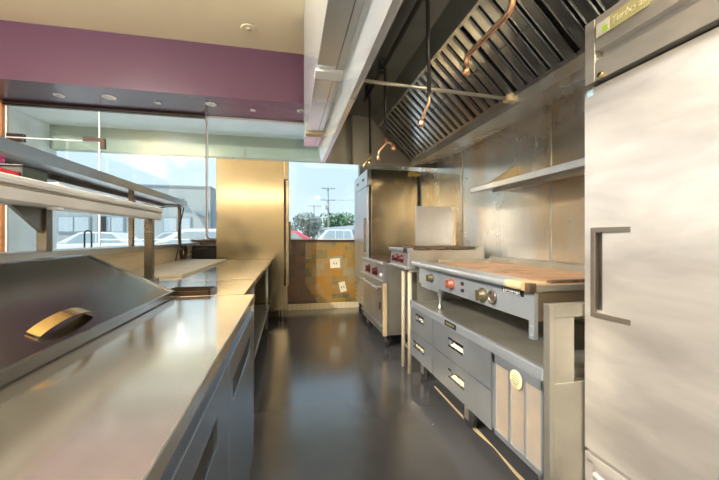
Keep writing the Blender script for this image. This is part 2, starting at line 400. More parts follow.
t = empty('ceiling_hook', (-2.9, 3.55, ZC), 'small dark hook in the beige ceiling near the purple soffit', 'hook')
MB().tube([(-2.9, 3.55, ZC), (-2.9, 3.55, ZC - .03), (-2.88, 3.55, ZC - .045), (-2.86, 3.55, ZC - .03)], .006, 8).build('hook', 'bronze', t)

# ================================================================== LEFT SIDE
# ---- sandwich prep refrigerator
pr = empty('prep_refrigerator', (-.6, .65, 0), 'steel prep refrigerator with dark sloping lid and pocket handle doors', 'prep refrigerator')
b = MB(); b.box(-1.05, -.225, -.62, 1.90, .10, .855); b.box(-.24, -.205, -.62, 1.905, .80, .86)
b.build('body', 'steel_door', pr)
wt = MB(); wt.box(-1.06, -.187, -.62, 1.925, .858, .90, .004); wt.build('worktop', 'steel_top', pr)
def pocket_door(y0, y1, root):
    z0, z1, x0, x1 = .03, .815, -.225, -.19
    py0, py1, pz0, pz1 = y0 + .075, y1 - .17, .652, .728
    m = MB(); m.box(x0, x1, y0, y1, pz1, z1, .003); m.box(x0, x1, y0, y1, z0, pz0, .003)
    m.box(x0, x1, y0, py0, pz0 - .004, pz1 + .004); m.box(x0, x1, py1, y1, pz0 - .004, pz1 + .004)
    dd = m.build('door', 'steel_door', root)
    box(x0 + .022, x0 + .027, py0 - .004, py1 + .004, pz0 - .004, pz1 + .004).build('handle_pocket', 'dark', dd)  # near-black plate set forward, puts the pocket's shade into colour
for y0, y1 in ((1.135, 1.895), (.37, 1.125), (-.6, .36)): pocket_door(y0, y1, pr)
lid = MB().prism([(-.60, .912), (-.60, .934), (-.985, 1.127), (-1.03, 1.127), (-1.03, .91), (-.985, .91), (-.62, .902)], 'y', -.62, 1.905)
lo = lid.build('lid', 'steel_dark', pr)
lip = MB().prism([(-.60, .905), (-.594, .905), (-.594, .937), (-.975, 1.128), (-.98, 1.126), (-.60, .934)], 'y', 1.885, 1.909); lip.box(-.604, -.592, -.62, 1.909, .903, .938, .003)
lip.box(-1.035, -.98, -.62, 1.907, 1.118, 1.130, .003)
lip.build('lid_edge', 'steel_edge', lo)
# strap handle on the lid
t = bmesh.new(); prev = None; sl = Vector((-.385, 0, .193)).normalized(); nn = Vector((.193, 0, .385)).normalized()
base = Vector((-.655, 0, .9616))
n = 14
for i in range(n + 1):
    k = i / n; y = 1.02 + .25 * k; hgt = .003 + .032 * math.sin(PI * k) ** .7 if 0 < k < 1 else .003
    p = base + Vector((0, y, 0)) + nn * hgt
    ring = [t.verts.new(p + sl * .017 + nn * .003), t.verts.new(p - sl * .017 + nn * .003), t.verts.new(p - sl * .017), t.verts.new(p + sl * .017)]
    if prev:
        for q in range(4):
            f = t.faces.new((prev[q], prev[(q + 1) % 4], ring[(q + 1) % 4], ring[q]))
    else: t.faces.new(ring[::-1])
    prev = ring
t.faces.new(prev); bmesh.ops.recalc_face_normals(t, faces=t.faces)
hm = MB(); hm.merge(t); hm.build('lid_handle', 'gold_tone', lo, label='bright strap handle')
for y in (-.5, 1.82):
    for x in (-.95, -.33): caster(pr, x, y, .10, .045)

# ---- worktables further down the line
def worktable(y0, y1, lab, legs):
    r = empty('worktable', (-.64, (y0 + y1) / 2, 0), lab, 'work table', 'steel worktables along the partition')
    m = MB(); m.box(-1.39, -.246, y0, y1, .862, .90, .004); m.build('tabletop', 'steel_top', r)
    for y in legs:
        for x in (-1.3, -.285):
            MB().tube([(x, y, 0.02), (x, y, .864)], .02, 12).build('leg', 'steel_worn', r)
    box(-1.34, -.27, y0 + .03, y1 - .03, .235, .262, .003).build('undershelf', 'steel', r)
worktable(1.945, 2.60, 'short steel worktable between the prep refrigerator and long table', (2.0, 2.54))
worktable(2.615, 4.90, 'long steel worktable running up to the left tall refrigerator', (2.68, 4.42))
bd = MB().prism([(-1.37, 2.86), (-.83, 2.86), (-.83, 4.72), (-1.37, 4.85)], 'z', .9005, .922, .003)
bd.build('cutting_board', 'board', None, label='long beige board lying on the long steel worktable', cat='board')
tb = empty('steel_tray', (-.54, 2.03, .90), 'shallow dark metal tray on the short worktable by the lid corner', 'tray')
m = MB(); m.box(-.655, -.43, 1.955, 2.12, .9005, .906); m.build('base', 'steel_dark', tb)
m = MB(); m.box(-.66, -.425, 1.95, 1.956, .9005, .925); m.box(-.66, -.425, 2.119, 2.125, .9005, .925); m.box(-.66, -.654, 1.95, 2.125, .9005, .925); m.box(-.431, -.425, 1.95, 2.125, .9005, .925)
m.build('rim', 'bronze', tb)

# ---- tall refrigerators at the back
def vents(m, x, y0, y1, zs):
    for z in zs: m.box(x - .004, x + .01, y0, y1, z, z + .03)
tf = empty('tall_refrigerator', (-.5, 5.25, 0), 'tall steel refrigerator standing at the end of the left worktables', 'refrigerator', 'tall refrigerators')
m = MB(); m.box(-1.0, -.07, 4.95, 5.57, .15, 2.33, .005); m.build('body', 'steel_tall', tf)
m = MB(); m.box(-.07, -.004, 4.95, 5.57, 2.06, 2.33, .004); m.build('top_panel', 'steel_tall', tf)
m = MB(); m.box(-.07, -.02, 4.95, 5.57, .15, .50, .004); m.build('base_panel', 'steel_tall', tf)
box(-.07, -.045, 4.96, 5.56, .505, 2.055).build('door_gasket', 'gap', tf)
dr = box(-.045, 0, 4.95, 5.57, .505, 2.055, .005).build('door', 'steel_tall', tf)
m = MB(); m.box(0, .03, 5.02, 5.04, .95, 1.45, .004); m.build('handle', 'bezel', dr)
for x in (-.92, -.12):
    for y in (5.03, 5.5): caster(tf, x, y, .152, .06)
for y in (5.1, 5.4):
    MB().lathe([(.014, 0), (.014, .02), (.007, .022), (.007, .045)], (-.8 + (y - 5.1), y, 2.33)).build('top_bolt', 'steel_dark', tf)

tf2 = empty('tall_refrigerator', (1.5, 5.1, 0), 'tall steel refrigerator behind the low oven range, beside window', 'refrigerator', 'tall refrigerators')
m = MB(); m.box(1.16, 1.87, 4.62, 5.56, .14, 2.2, .005); m.build('body', 'steel_tall_warm_lit', tf2)
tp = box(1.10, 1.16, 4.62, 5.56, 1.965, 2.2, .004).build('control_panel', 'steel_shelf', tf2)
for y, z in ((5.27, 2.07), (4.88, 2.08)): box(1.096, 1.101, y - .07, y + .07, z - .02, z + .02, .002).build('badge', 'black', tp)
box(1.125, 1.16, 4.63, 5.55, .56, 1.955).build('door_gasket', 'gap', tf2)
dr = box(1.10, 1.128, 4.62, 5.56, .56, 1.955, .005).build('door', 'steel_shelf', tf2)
m = MB(); m.box(1.07, 1.10, 4.70, 4.72, 1.0, 1.5, .004); m.build('handle', 'bezel', dr)
lv = MB(); lv.box(1.13, 1.16, 4.62, 5.56, .14, .55)
for k in range(5): lv.prism([(1.10, .19 + k * .07), (1.13, .225 + k * .07), (1.13, .19 + k * .07)], 'y', 4.66, 5.52)
lv.build('louvre_panel', 'steel_worn', tf2)
for x in (1.18, 1.8):
    for y in (4.7, 5.48): caster(tf2, x, y, .142, .055)

# ---- pass shelf with white front edge, and what lies on it
ws = empty('pass_shelf', (-1.18, 1.4, .9), 'low pass shelf with a thick white front edge on steel posts', 'shelf')
m = MB(); m.box(-1.43, -1.0, -.3, 2.76, 1.385, 1.43); m.build('shelf_board', 'steel_worn', ws)
pf = [(-1.0, 1.345), (-.965, 1.345), (-.952, 1.352), (-.945, 1.385), (-.945, 1.392), (-.955, 1.396), (-.955, 1.404), (-.943, 1.408), (-.94, 1.42), (-.945, 1.435), (-.96, 1.442), (-1.0, 1.442)]
m = MB().prism(pf, 'y', -.3, 2.775); ed = m.build('front_edge', 'white', ws)
box(-.956, -.9475, -.3, 2.77, 1.3945, 1.4035).build('groove', 'groove', ed)
box(-.99, -.95, 1.62, 1.66, 1.335, 1.346, .002).build('clip', 'white', ed)
m = MB(); m.box(-.975, -.925, 2.53, 2.57, .925, 1.346); m.box(-.995, -.905, 2.5, 2.6, .901, .926); m.build('front_post', 'steel_post', ws)
m = MB(); m.box(-1.425, -1.375, 2.25, 2.30, 1.136, 1.386); m.build('rear_post', 'steel_post', ws)
m = MB().prism([(-1.425, 1.385), (-1.425, 1.24), (-1.375, 1.24), (-1.375, 1.27)], 'y', 2.262, 2.288)
m = MB().prism([(2.25, 1.385), (2.25, 1.24), (2.02, 1.385)], 'x', -1.41, -1.39); m.build('gusset', 'steel_post', ws)
m = MB(); m.box(-1.425, -1.375, -.3, -.25, 1.136, 1.386); m.build('rear_post', 'steel_post', ws)
us = empty('overhead_shelf', (-1.5, 2.5, 1.135), 'long steel overhead shelf on thin posts standing on the partition cap', 'shelf')
m = MB(); m.box(-1.90, -1.36, -.6, 4.84, 1.660, 1.675); m.build('shelf_board', 'steel_rail', us)
m = MB(); m.box(-1.372, -1.352, -.6, 4.86, 1.635, 1.705, .004); m.box(-1.90, -1.35, 4.84, 4.86, 1.635, 1.70); m.build('front_rail', 'steel_rail', us)
m = MB(); m.box(-1.66, -1.62, -.6, 4.84, 1.62, 1.66); m.build('under_channel', 'steel_post', us)
for y in (-.5, 3.37, 4.72):
    m = MB(); m.box(-1.42, -1.385, y - .018, y + .018, 1.136, 1.661); m.build('post', 'steel_post', us)
m = MB(); m.box(-1.16, -1.05, 1.2, 1.575, 1.4325, 1.442)
m.box(-1.16, -1.152, 1.2, 1.575, 1.44, 1.478); m.box(-1.058, -1.05, 1.2, 1.575, 1.44, 1.478); m.box(-1.16, -1.05, 1.2, 1.208, 1.44, 1.478); m.box(-1.16, -1.05, 1.567, 1.575, 1.44, 1.478)
m.build('red_tray', 'red', None, label='red plastic tray at the left end of the pass shelf', cat='tray')
t = empty('magenta_box', (-1.28, 1.5, 1.4315), 'magenta box behind the red tray on the pass shelf', 'box')
m = MB(); m.box(-1.34, -1.2, 1.3, 1.715, 1.4315, 1.56, .003); m.build('carton', 'magenta', t)
m = MB(); m.box(-1.342, -1.198, 1.298, 1.717, 1.56, 1.57, .002); m.build('lid', 'magenta', t)
t = empty('dark_box', (-1.15, 1.65, 1.4315), 'dark green grey box on pass shelf right of red tray', 'box')
m = MB(); m.box(-1.19, -1.05, 1.585, 1.725, 1.4315, 1.505, .003); m.build('carton', 'green_dark', t)
m = MB(); m.box(-1.193, -1.047, 1.582, 1.728, 1.505, 1.512, .002); m.build('lid', 'black', t)
m = MB().prism([(1.80, 1.4315), (1.80, 1.475), (1.90, 1.452), (2.05, 1.437), (2.12, 1.4315)], 'x', -1.32, -1.05)
m.build('folded_paper', 'paper', None, label='folded white paper lying on pass shelf beside dark box', cat='paper')
m = MB().prism([(2.25, 1.4315), (2.25, 1.468), (2.36, 1.445), (2.44, 1.4315)], 'x', -1.28, -1.06)
m.build('folded_paper', 'paper', None, label='small white paper slip farther along the pass shelf', cat='paper')
def wig(p0, p1, sag, amp, n=24, ph=0):
    p0, p1 = Vector(p0), Vector(p1); out = []
    for i in range(n + 1):
        k = i / n; q = p0.lerp(p1, k); q.z -= sag * math.sin(PI * k); q.x += amp * math.sin(7 * k + ph); q.z += amp * .6 * math.sin(11 * k + ph)
        out.append(q)
    return out
m = MB().tube(wig((-1.02, 2.48, 1.455), (-1.12, 2.7, 1.455), 0, .012), .006, 8)
m.tube(wig((-1.12, 2.7, 1.455), (-1.34, 4.6, 1.62), .02, .006, ph=1), .006, 8)
pc = m.build('power_cable', 'black', None, label='black cable looping from pass shelf up to overhead shelf end', cat='cable')
t = empty('plug', (-1.1, 2.62, 1.43), 'red plug at the far end of the pass shelf', 'plug')
m = MB(); m.box(-1.115, -1.075, 2.55, 2.62, 1.4315, 1.462, .005); m.build('housing', 'red', t)
m = MB(); m.tube([(-1.095, 2.62, 1.447), (-1.095, 2.66, 1.447)], .009, 8); m.build('collar', 'black', t)
for ph, x, lab in ((0, -1.375, 'black cord hanging down overhead shelf end post to the beige board'), (1.4, -1.345, 'second black cord hanging beside the end post, looser and nearer the table')):
    pts = [Vector((x + .010 * math.sin(ph + k * .6), 4.66 - .012 * k * (.4 + .9 * (ph > 0)), 1.60 - .0425 * k + .0)) for k in range(17)]
    pts = [Vector((max(p.x, -1.353), p.y, p.z)) if p.z < 1.15 else p for p in pts]
    pts[-1].z = .931
    MB().tube(pts, .007, 8).build('hanging_cable', 'black', None, label=lab, cat='cord', group='cords by the overhead shelf end')
cl = []
for i in range(70):
    a = i * .55; cl.append((-1.325 + .018 * math.sin(i * .9), 4.62 + .10 * math.cos(a) , 1.025 + .085 * math.sin(a) + .004 * math.sin(i)))
MB().tube(cl, .007, 6).build('cord_coil', 'bronze', None, label='dark brown coiled cord leaning on the cream tiled partition', cat='cord')
MB().tube([(-1.33, 4.75, 1.0), (-1.28, 4.85, 1.02), (-1.22, 4.93, 1.05), (-1.15, 5.3, 1.07)], .006, 8).build('lead', 'black', None, label='thin black lead running from coiled cord to the black box', cat='cord')
t = empty('control_box', (-1.1, 5.3, .9), 'blue black box tucked between partition and left tall refrigerator', 'box')
m = MB(); m.box(-1.38, -1.03, 5.22, 5.5, .85, 1.09, .006); m.box(-1.22, -1.1, 5.3, 5.4, 0, .85); m.build('casing', 'black', t)
m = MB(); m.box(-1.39, -1.02, 5.21, 5.51, 1.09, 1.105, .003); m.build('cover', 'steel_dark', t)

# ================================================================== RIGHT SIDE
# ---- near refrigerator
nf = empty('upright_refrigerator', (1.55, .79, 0), 'large smudged steel refrigerator close by on the right, recessed dark handle', 'refrigerator')
FX = 1.215
m = MB(); m.box(FX + .05, 1.885, .43, 1.158, .10, 2.107, .004); m.build('body', 'steel', nf)
pn = MB(); pn.box(FX, FX + .05, 1.112, 1.158, 1.852, 2.107, .003)
pn.box(FX, FX + .05, .43, 1.108, 1.972, 2.107, .003); pn.box(FX + .035, FX + .05, .43, 1.108, 1.93, 1.975); pn.box(FX, FX + .05, .43, 1.108, 1.852, 1.934, .003)
tp = pn.build('top_panel', 'steel_fridge', nf)
m = MB(); m.prism([(1.103, 2.019), (1.103, 2.076), (.905, 2.076), (.895, 2.066), (.895, 2.03), (.905, 2.019)], 'x', FX - .004, FX); np_ = m.build('nameplate', 'plate_olive', tp)
box(FX - .0048, FX - .0035, 1.045, 1.101, 2.021, 2.074).build('nameplate_end', 'plate_grey', np_)
box(FX - .0056, FX - .0045, 1.052, 1.077, 2.030, 2.050, .0005).build('emblem', 'lime', np_)
text('lettering', 'Turbo air', .036, 'plate_ink', np_, (FX - .0045, .972, 2.048), ONX, .35)
MB().lathe([(.002, -.008), (.011, -.008), (.013, -.003), (.013, 0)], (FX, 1.084, 1.865), 'x').build('lock', 'gold_tone', tp)
box(FX + .03, FX + .05, .44, 1.14, .335, 1.85).build('door_gasket', 'gap', nf)
dm = MB(); dz0, dz1 = .342, 1.828
hy0, hy1, hz0, hz1 = 1.078, 1.102, .925, 1.238
dm.box(FX, FX + .04, .43, hy0, dz0, dz1); dm.box(FX, FX + .04, hy1, 1.158, dz0, dz1); dm.box(FX, FX + .04, hy0, hy1, hz1, dz1); dm.box(FX, FX + .04, hy0, hy1, dz0, hz0)
dr = dm.build('door', 'steel_fridge', nf)
hb = MB(); hb.box(FX - .012, FX + .012, 1.100, 1.122, .897, 1.258, .003)
hb.prism([(FX - .012, 1.105), (FX + .002, 1.105), (FX + .002, .968), (FX - .003, .968)], 'z', 1.238, 1.258); hb.prism([(FX - .012, 1.105), (FX + .002, 1.105), (FX + .002, .968), (FX - .003, .968)], 'z', .897, .917)
hd = hb.build('handle', 'bezel', dr); box(FX + .030, FX + .038, hy0, hy1, hz0, hz1).build('handle_recess', 'dark', dr)
st = box(FX - .0012, FX, 1.120, 1.144, 1.800, 1.824).build('sticker', 'sky_blue', dr)
sm_ = MB(); sm_.prism([(1.141, 1.806), (1.136, 1.814), (1.130, 1.811), (1.123, 1.819), (1.123, 1.816), (1.131, 1.808), (1.136, 1.811)], 'x', FX - .0016, FX - .0011); sm_.build('sticker_mark', 'paper', st)
lp = MB(); lp.box(FX, FX + .05, .43, 1.158, .29, .326, .002); lp.box(FX, FX + .05, .43, 1.158, .10, .13, .002); lp.box(FX, FX + .05, 1.12, 1.158, .12, .30, .002); lp.box(FX, FX + .05, .43, .46, .12, .30, .002); lp.box(FX + .03, FX + .05, .45, 1.13, .12, .30)
lw = lp.build('base_panel', 'steel_fridge', nf)
m = MB(); m.tube([(FX - .005, 1.105, .262), (FX - .012, 1.06, .258), (FX - .012, .7, .258)], .012, 12); m.build('pull_bar', 'white', lw)
for x in (1.3, 1.8):
    for y in (.5, 1.08): caster(nf, x, y, .10, .045)

# ---- refrigerated chef base
cb = empty('chef_base', (1.45, 1.98, 0), 'low steel refrigerated base with four drawers under the griddle', 'refrigerated base')
m = MB(); m.box(1.075, 1.86, 1.205, 2.755, .19, .632); m.build('body', 'steel_worn', cb)
m = MB(); m.box(1.05, 1.86, 1.20, 2.76, .630, .650, .003); m.build('top', 'steel_worn', cb)
m = MB(); m.box(1.044, 1.075, 1.20, 2.76, .610, .662, .004); m.build('front_edge', 'steel_blue', cb)
def drawer(y0, y1, z0, z1, h):
    hy0, hy1, hz0, hz1 = h; X0, X1 = 1.05, 1.075
    m = MB(); m.box(X0, X1, y0, hy0, z0, z1, .002); m.box(X0, X1, hy1, y1, z0, z1, .002); m.box(X0, X1, hy0 - .003, hy1 + .003, hz1, z1, .001); m.box(X0, X1, hy0 - .003, hy1 + .003, z0, hz0, .001)
    d = m.build('drawer', 'steel_drawer', cb)
    box(X1 - .004, X1 + .002, hy0, hy1, hz0, hz1).build('handle_pocket', 'steel_dark', d)
    m = MB(); m.box(X0 - .004, X0 + .006, hy0 - .008, hy1 + .008, hz1 - .005, hz1 + .008, .002); m.box(X0 - .003, X0 + .006, hy0 - .008, hy1 + .008, hz0 - .006, hz0 + .003, .001)
    m.build('handle_rim', 'steel_dark', d)
    m = MB().prism([(X0 + .004, hz0), (X1, hz0), (X1, hz0 + .028)], 'y', hy0, hy1); m.build('handle_scoop', 'steel_edge', d)
drawer(1.570, 2.290, .408, .606, (1.86, 2.04, .494, .542)); drawer(1.570, 2.290, .192, .398, (1.85, 2.04, .285, .333))
drawer(2.302, 2.755, .408, .606, (2.47, 2.62, .522, .568))
drawer(2.302, 2.755, .192, .398, (2.46, 2.68, .285, .328))
cp = MB(); ya, yb = 1.205, 1.560
cp.box(1.05, 1.075, yb - .024, yb, .192, .606, .002); cp.box(1.05, 1.075, ya, ya + .012, .192, .606, .002)
cp.box(1.05, 1.075, ya, yb, .562, .606, .002); cp.box(1.05, 1.075, ya, yb, .192, .218, .002)
cp.box(1.05, 1.075, 1.416, 1.430, .21, .57); cp.box(1.05, 1.075, 1.310, 1.318, .21, .57)
cpo = cp.build('compressor_panel', 'steel_drawer', cb)
for y0, y1 in ((1.430, 1.536), (1.318, 1.416), (1.217, 1.310)):
    box(1.058, 1.066, y0, y1, .216, .564).build('vent_mesh', 'peach', cpo)
sk = MB().lathe([(.001, -.0025), (.043, -.0025), (.045, 0)], (1.05, 1.372, .545), 'x', 28).build('round_sticker', 'sticker', cpo, label='round cream sticker')
m = MB()
for z, w in ((.567, .018), (.557, .026), (.546, .024), (.535, .027), (.525, .015)): m.box(1.0468, 1.0476, 1.372 - w, 1.372 + w, z - .0022, z + .0022)
m.build('sticker_marks', 'ink', sk)
lb = box(1.040, 1.044, 1.935, 2.085, .622, .656).build('nameplate', 'black', cb)
m = MB()
for i, w in enumerate((.012, .008, .014, .01, .012, .009)): m.box(1.0392, 1.0402, 1.955 + i * .02, 1.955 + i * .02 + w, .634, .642 + .004 * (i % 2))
m.build('nameplate_marks', 'plate_olive', lb)
# raised end panel
m = MB(); m.box(1.05, 1.074, 1.165, 1.20, .19, .94, .002); m.box(1.074, 1.172, 1.168, 1.198, .60, .888); m.box(1.072, 1.80, 1.165, 1.20, .885, .94, .002); m.box(1.70, 1.80, 1.168, 1.198, .62, .888)
m.box(1.072, 1.86, 1.166, 1.204, .19, .612, .002)
m.build('end_panel', 'steel_worn', cb)
for y in (1.28, 1.93, 2.66):
    for x in (1.14, 1.78): caster(cb, x, y, .19, .062)

m = MB().prism([(1.13, 1.3), (1.158, 1.3), (1.152, 1.5), (1.16, 1.7), (1.166, 1.86), (1.158, 2.1), (1.166, 2.5), (1.155, 2.5), (1.146, 2.1), (1.142, 1.86), (1.158, 1.7), (1.136, 1.5)], 'z', .0005, .006); m.build('tan_strip', 'tan', None, label='thin tan strip along the floor under the drawer base', cat='strip')  # flat tan strip with an uneven outline under the base
# ---- griddle
gr = empty('griddle', (1.5, 2.03, .65), 'flat top gas griddle with browned plate and blue grey front panel', 'griddle')
m = MB(); m.box(1.13, 1.84, 1.345, 2.695, .825, .962); m.build('body', 'steel_worn', gr)
m = MB(); m.prism([(2.70, .970), (2.70, .826), (1.36, .826), (1.36, .742), (1.325, .742), (1.325, .970)], 'x', 1.11, 1.131)
fp = m.build('front_panel', 'steel_blue', gr)
box(1.1315, 1.84, 1.325, 1.3445, .826, .970).build('side_panel', 'steel_warm', gr)
m = MB(); m.box(1.19, 1.82, 1.335, 2.72, .962, .998, .003); m.build('cooking_plate', 'plate', gr)
pts = [(1.19, .968), (1.07, .968)] + [(1.072 + .02 * math.cos(a), .989 + .021 * math.sin(a)) for a in [-PI / 2 - i * PI / 10 for i in range(1, 10)]] + [(1.075, 1.010), (1.12, 1.004), (1.19, 1.004)]
m = MB().prism(pts, 'y', 1.46, 2.75); m.build('front_ledge', 'steel_blue', gr)
m = MB().prism(pts, 'y', 1.345, 1.4605); m.build('ledge_end', 'tan', gr, label='browned end of the front ledge')
m = MB(); m.box(1.075, 1.115, 1.315, 1.346, .966, 1.006, .004); m.build('ledge_cap', 'iron', gr)
m = MB(); m.box(1.11, 1.84, 1.318, 1.338, .966, .996, .002); m.build('side_rim', 'steel_worn', gr)
m = MB(); m.box(1.80, 1.845, 1.32, 2.72, .96, 1.04, .004); m.box(1.3, 1.82, 2.70, 2.73, .96, 1.02, .003); m.build('splash_guard', 'steel_worn', gr)
m = MB(); m.box(1.22, 1.55, 1.345, 1.375, .998, 1.012, .003); m.build('grease_trough', 'iron', gr)
for x, y in ((1.45, 1.5), (1.78, 1.5), (1.17, 2.42), (1.78, 2.42)):
    if True:
        m = MB(); m.lathe([(.02, .0), (.024, .006), (.016, .015), (.016, .10), (.026, .105), (.026, .165)], (x, y, .6625 if x < 1.1 else .6515), 'z', 14)
        m.build('foot', 'alum', gr)
m = MB(); m.box(1.115, 1.17, 2.33, 2.67, .795, .826); m.build('burner_bracket', 'steel_blue', gr)
def knob(y, z, r, mat, x=1.11, root=fp, blade=True):
    m = MB(); m.lathe([(r * 1.25, 0), (r * 1.25, -.008), (r, -.01), (r * .85, -.035), (r * .3, -.038)], (x, y, z), 'x', 18)
    if blade: m.box(x - .05, x - .034, y - r * .22, y + r * .22, z - r * .9, z + r * .9, .003)
    return m.build('knob', mat, root)
knob(2.441, .895, .028, 'olive_knob'); knob(2.113, .893, .032, 'orange_knob'); knob(1.737, .881, .034, 'olive_knob')
MB().lathe([(.03, 0), (.04, -.004), (.04, -.012), (.026, -.014), (.026, -.006)], (1.11, 1.64, .886), 'x').build('knob_socket', 'bezel', fp)
for z in (.915, .872): MB().lathe([(.012, 0), (.011, -.012), (.003, -.013)], (1.11, 1.964, z), 'x', 12).build('pilot_hole', 'black', fp)
pl = box(1.105, 1.11, 1.392, 1.556, .930, .964).build('nameplate', 'black', fp)
m = MB(); y = 1.545
for i, w in enumerate((.010, .014, .010, .008, .012, .010, .014, .008)):
    m.box(1.1042, 1.1052, y - w, y, .938 + .002 * (i % 3), .954); y -= w + .006
m.box(1.1042, 1.1052, 1.41, 1.55, .932, .935); m.build('nameplate_marks', 'paper', pl)
for z in (.76, .80): MB().lathe([(.001, -.004), (.005, -.003), (.006, 0)], (1.11, 1.343, z), 'x', 10).build('screw', 'alum', fp)
for i in range(9):
    pass

# ---- burner unit on its stand
es = empty('equipment_stand', (1.4, 2.95, 0), 'tall pale stand with round legs between griddle and oven range', 'stand')
m = MB(); m.box(1.04, 1.78, 2.77, 3.24, .905, .930, .003); m.build('top_frame', 'steel_worn', es)
for x in (1.06, 1.74):
    for y in (2.80, 2.965): MB().tube([(x, y, 0), (x, y, .906)], .02, 14).build('leg', 'board', es)
m = MB(); m.box(1.06, 1.74, 2.785, 2.98, .20, .222, .003); m.build('lower_shelf', 'steel_worn', es)
m = MB(); m.box(1.12, 1.78, 2.768, 2.778, .60, .906); m.build('side_panel', 'steel_worn', es)
bu = empty('burner_unit', (1.4, 3.0, .93), 'countertop burner range with red knobs raised on the stand', 'burner range')
m = MB(); m.box(1.045, 1.78, 2.765, 3.245, .932, 1.10); m.build('body', 'steel_worn', bu)
m = MB(); m.prism([(1.02, .955), (1.045, .955), (1.045, 1.085), (1.03, 1.085)], 'y', 2.76, 3.25); cpn = m.build('control_panel', 'steel_shelf', bu)
m = MB(); m.box(1.0, 1.08, 2.76, 3.25, 1.085, 1.118, .010, 3); m.build('front_rail', 'steel_shelf', bu)
m = MB(); m.box(.995, 1.05, 2.76, 3.25, .930, .956, .005); m.build('drip_ledge', 'steel_shelf', bu)
box(.992, 1.02, 2.756, 2.80, 1.080, 1.122, .008).build('rail_end', 'black', bu)
for y in (2.90, 3.05): knob(y, 1.02, .03, 'red_knob', 1.022, cpn)
for yc in (2.89, 3.12):
    for xc in (1.24, 1.58):
        m = MB()
        for k in range(5): m.box(xc - .15, xc + .15, yc - .095 + k * .0475 - .006, yc - .095 + k * .0475 + .006, 1.11, 1.13)
        m.box(xc - .155, xc - .143, yc - .105, yc + .105, 1.10, 1.128); m.box(xc + .143, xc + .155, yc - .105, yc + .105, 1.10, 1.128)
        g_ = m.build('grate', 'iron', bu)
        MB().lathe([(.06, 0), (.06, .01), (.04, .018), (.004, .018)], (xc, yc, 1.098)).build('burner_head', 'iron', g_)
m = MB(); m.box(1.70, 1.78, 2.765, 3.245, 1.10, 1.125); m.build('rear_rail', 'steel_worn', bu)
sp = empty('splash_screen', (1.52, 3.27, .94), 'upright steel splash screen standing between the two ranges', 'splash screen')
m = MB(); m.box(1.30, 1.735, 3.262, 3.272, .916, 1.545); m.build('sheet', 'steel_wall', sp)
m = MB(); m.box(1.733, 1.755, 3.256, 3.30, .916, 1.55); m.build('flange', 'tan', sp)
m = MB(); m.box(1.28, 1.75, 3.262, 3.53, .9155, .924); m.build('foot_flange', 'steel_worn', sp)

# ---- oven range
rg = empty('oven_range', (1.4, 3.98, 0), 'low oven range with two dark red knobs and bar handle', 'oven range')
m = MB(); m.box(1.04, 1.80, 3.47, 4.50, .14, .915); m.build('body', 'steel_worn', rg)
m = MB().prism([(1.0, .74), (1.05, .74), (1.05, .905), (1.015, .905)], 'y', 3.46, 4.51); cpn = m.build('control_panel', 'steel_shelf', rg)
m = MB(); m.box(.985, 1.06, 3.46, 4.51, .902, .942, .012, 3); m.build('front_rail', 'steel_shelf', rg)
m = MB(); m.box(.975, 1.05, 3.46, 4.51, .712, .742, .006); m.build('drip_ledge', 'steel_shelf', rg)
for y in (4.10, 3.753): knob(y, .82, .045, 'red_knob', 1.004, cpn)
MB().lathe([(.022, 0), (.02, -.02), (.003, -.022)], (1.004, 3.53, .80), 'x').build('pilot_light', 'white', cpn)
od = box(1.01, 1.04, 3.52, 4.46, .25, .705, .004).build('oven_door', 'steel', rg)
m = MB(); m.tube([(.955, 3.56, .655), (.955, 4.42, .655)], .018, 12)
for y in (3.6, 4.38): m.tube([(.955, y, .655), (1.01, y, .655)], .01, 8)
m.build('handle', 'steel_shelf', od)
box(1.004, 1.011, 3.6, 3.64, .40, .48).build('hinge', 'red_knob', od)
m = MB(); m.box(1.015, 1.04, 3.48, 4.49, .14, .24, .003); m.box(.98, 1.02, 3.48, 4.49, .225, .245, .003); m.build('kick_panel', 'steel', rg)
m = MB(); m.box(1.0, 1.045, 3.45, 3.475, .14, .71); m.build('corner_trim', 'tan', rg)
for yc in (3.75, 4.22):
    m = MB()
    for k in range(6): m.box(1.10, 1.70, yc - .19 + k * .075, yc - .175 + k * .075, .915, .95)
    m.box(1.08, 1.10, yc - .21, yc + .21, .915, .945); m.box(1.70, 1.72, yc - .21, yc + .21, .915, .945)
    m.build('grate', 'iron', rg)
for x in (1.08, 1.72):
    for y in (3.56, 4.42): caster(rg, x, y, .142, .058)

# ---- wall shelf
sh = empty('wall_shelf', (1.72, 1.9, 1.62), 'steel wall shelf with triangular end brackets above the griddle', 'shelf')
m = MB(); m.box(1.555, 1.895, 1.17, 2.61, 1.628, 1.640); m.build('shelf_board', 'steel_shelf', sh)
m = MB(); m.box(1.545, 1.56, 1.17, 2.61, 1.602, 1.645, .003); m.build('front_lip', 'steel_shelf', sh)
m = MB(); m.box(1.70, 1.73, 1.2, 2.52, 1.60, 1.628); m.build('stiffener', 'steel_worn', sh)
for y in (2.44, 2.50):
    m = MB().prism([(1.895, 1.64), (1.895, 1.822), (1.885, 1.822), (1.60, 1.645)], 'y', y - .004, y + .004); m.box(1.88, 1.897, y - .012, y + .012, 1.64, 1.825); m.build('bracket', 'tan', sh)  # tan colour carries the gold reflection on the steel brackets

# ---- electrical box by the hood end
t = empty('junction_box', (1.75, 4.3, 2.1), 'yellowed junction box under far hood corner, wired to the wall', 'junction box')
m = MB(); m.box(1.62, 1.755, 4.26, 4.36, 2.06, 2.117, .005); m.build('casing', 'yellow', t)
m = MB(); m.tube([(1.755, 4.3, 2.09), (1.9, 4.3, 2.09)], .012, 10); m.build('conduit', 'alum', t)

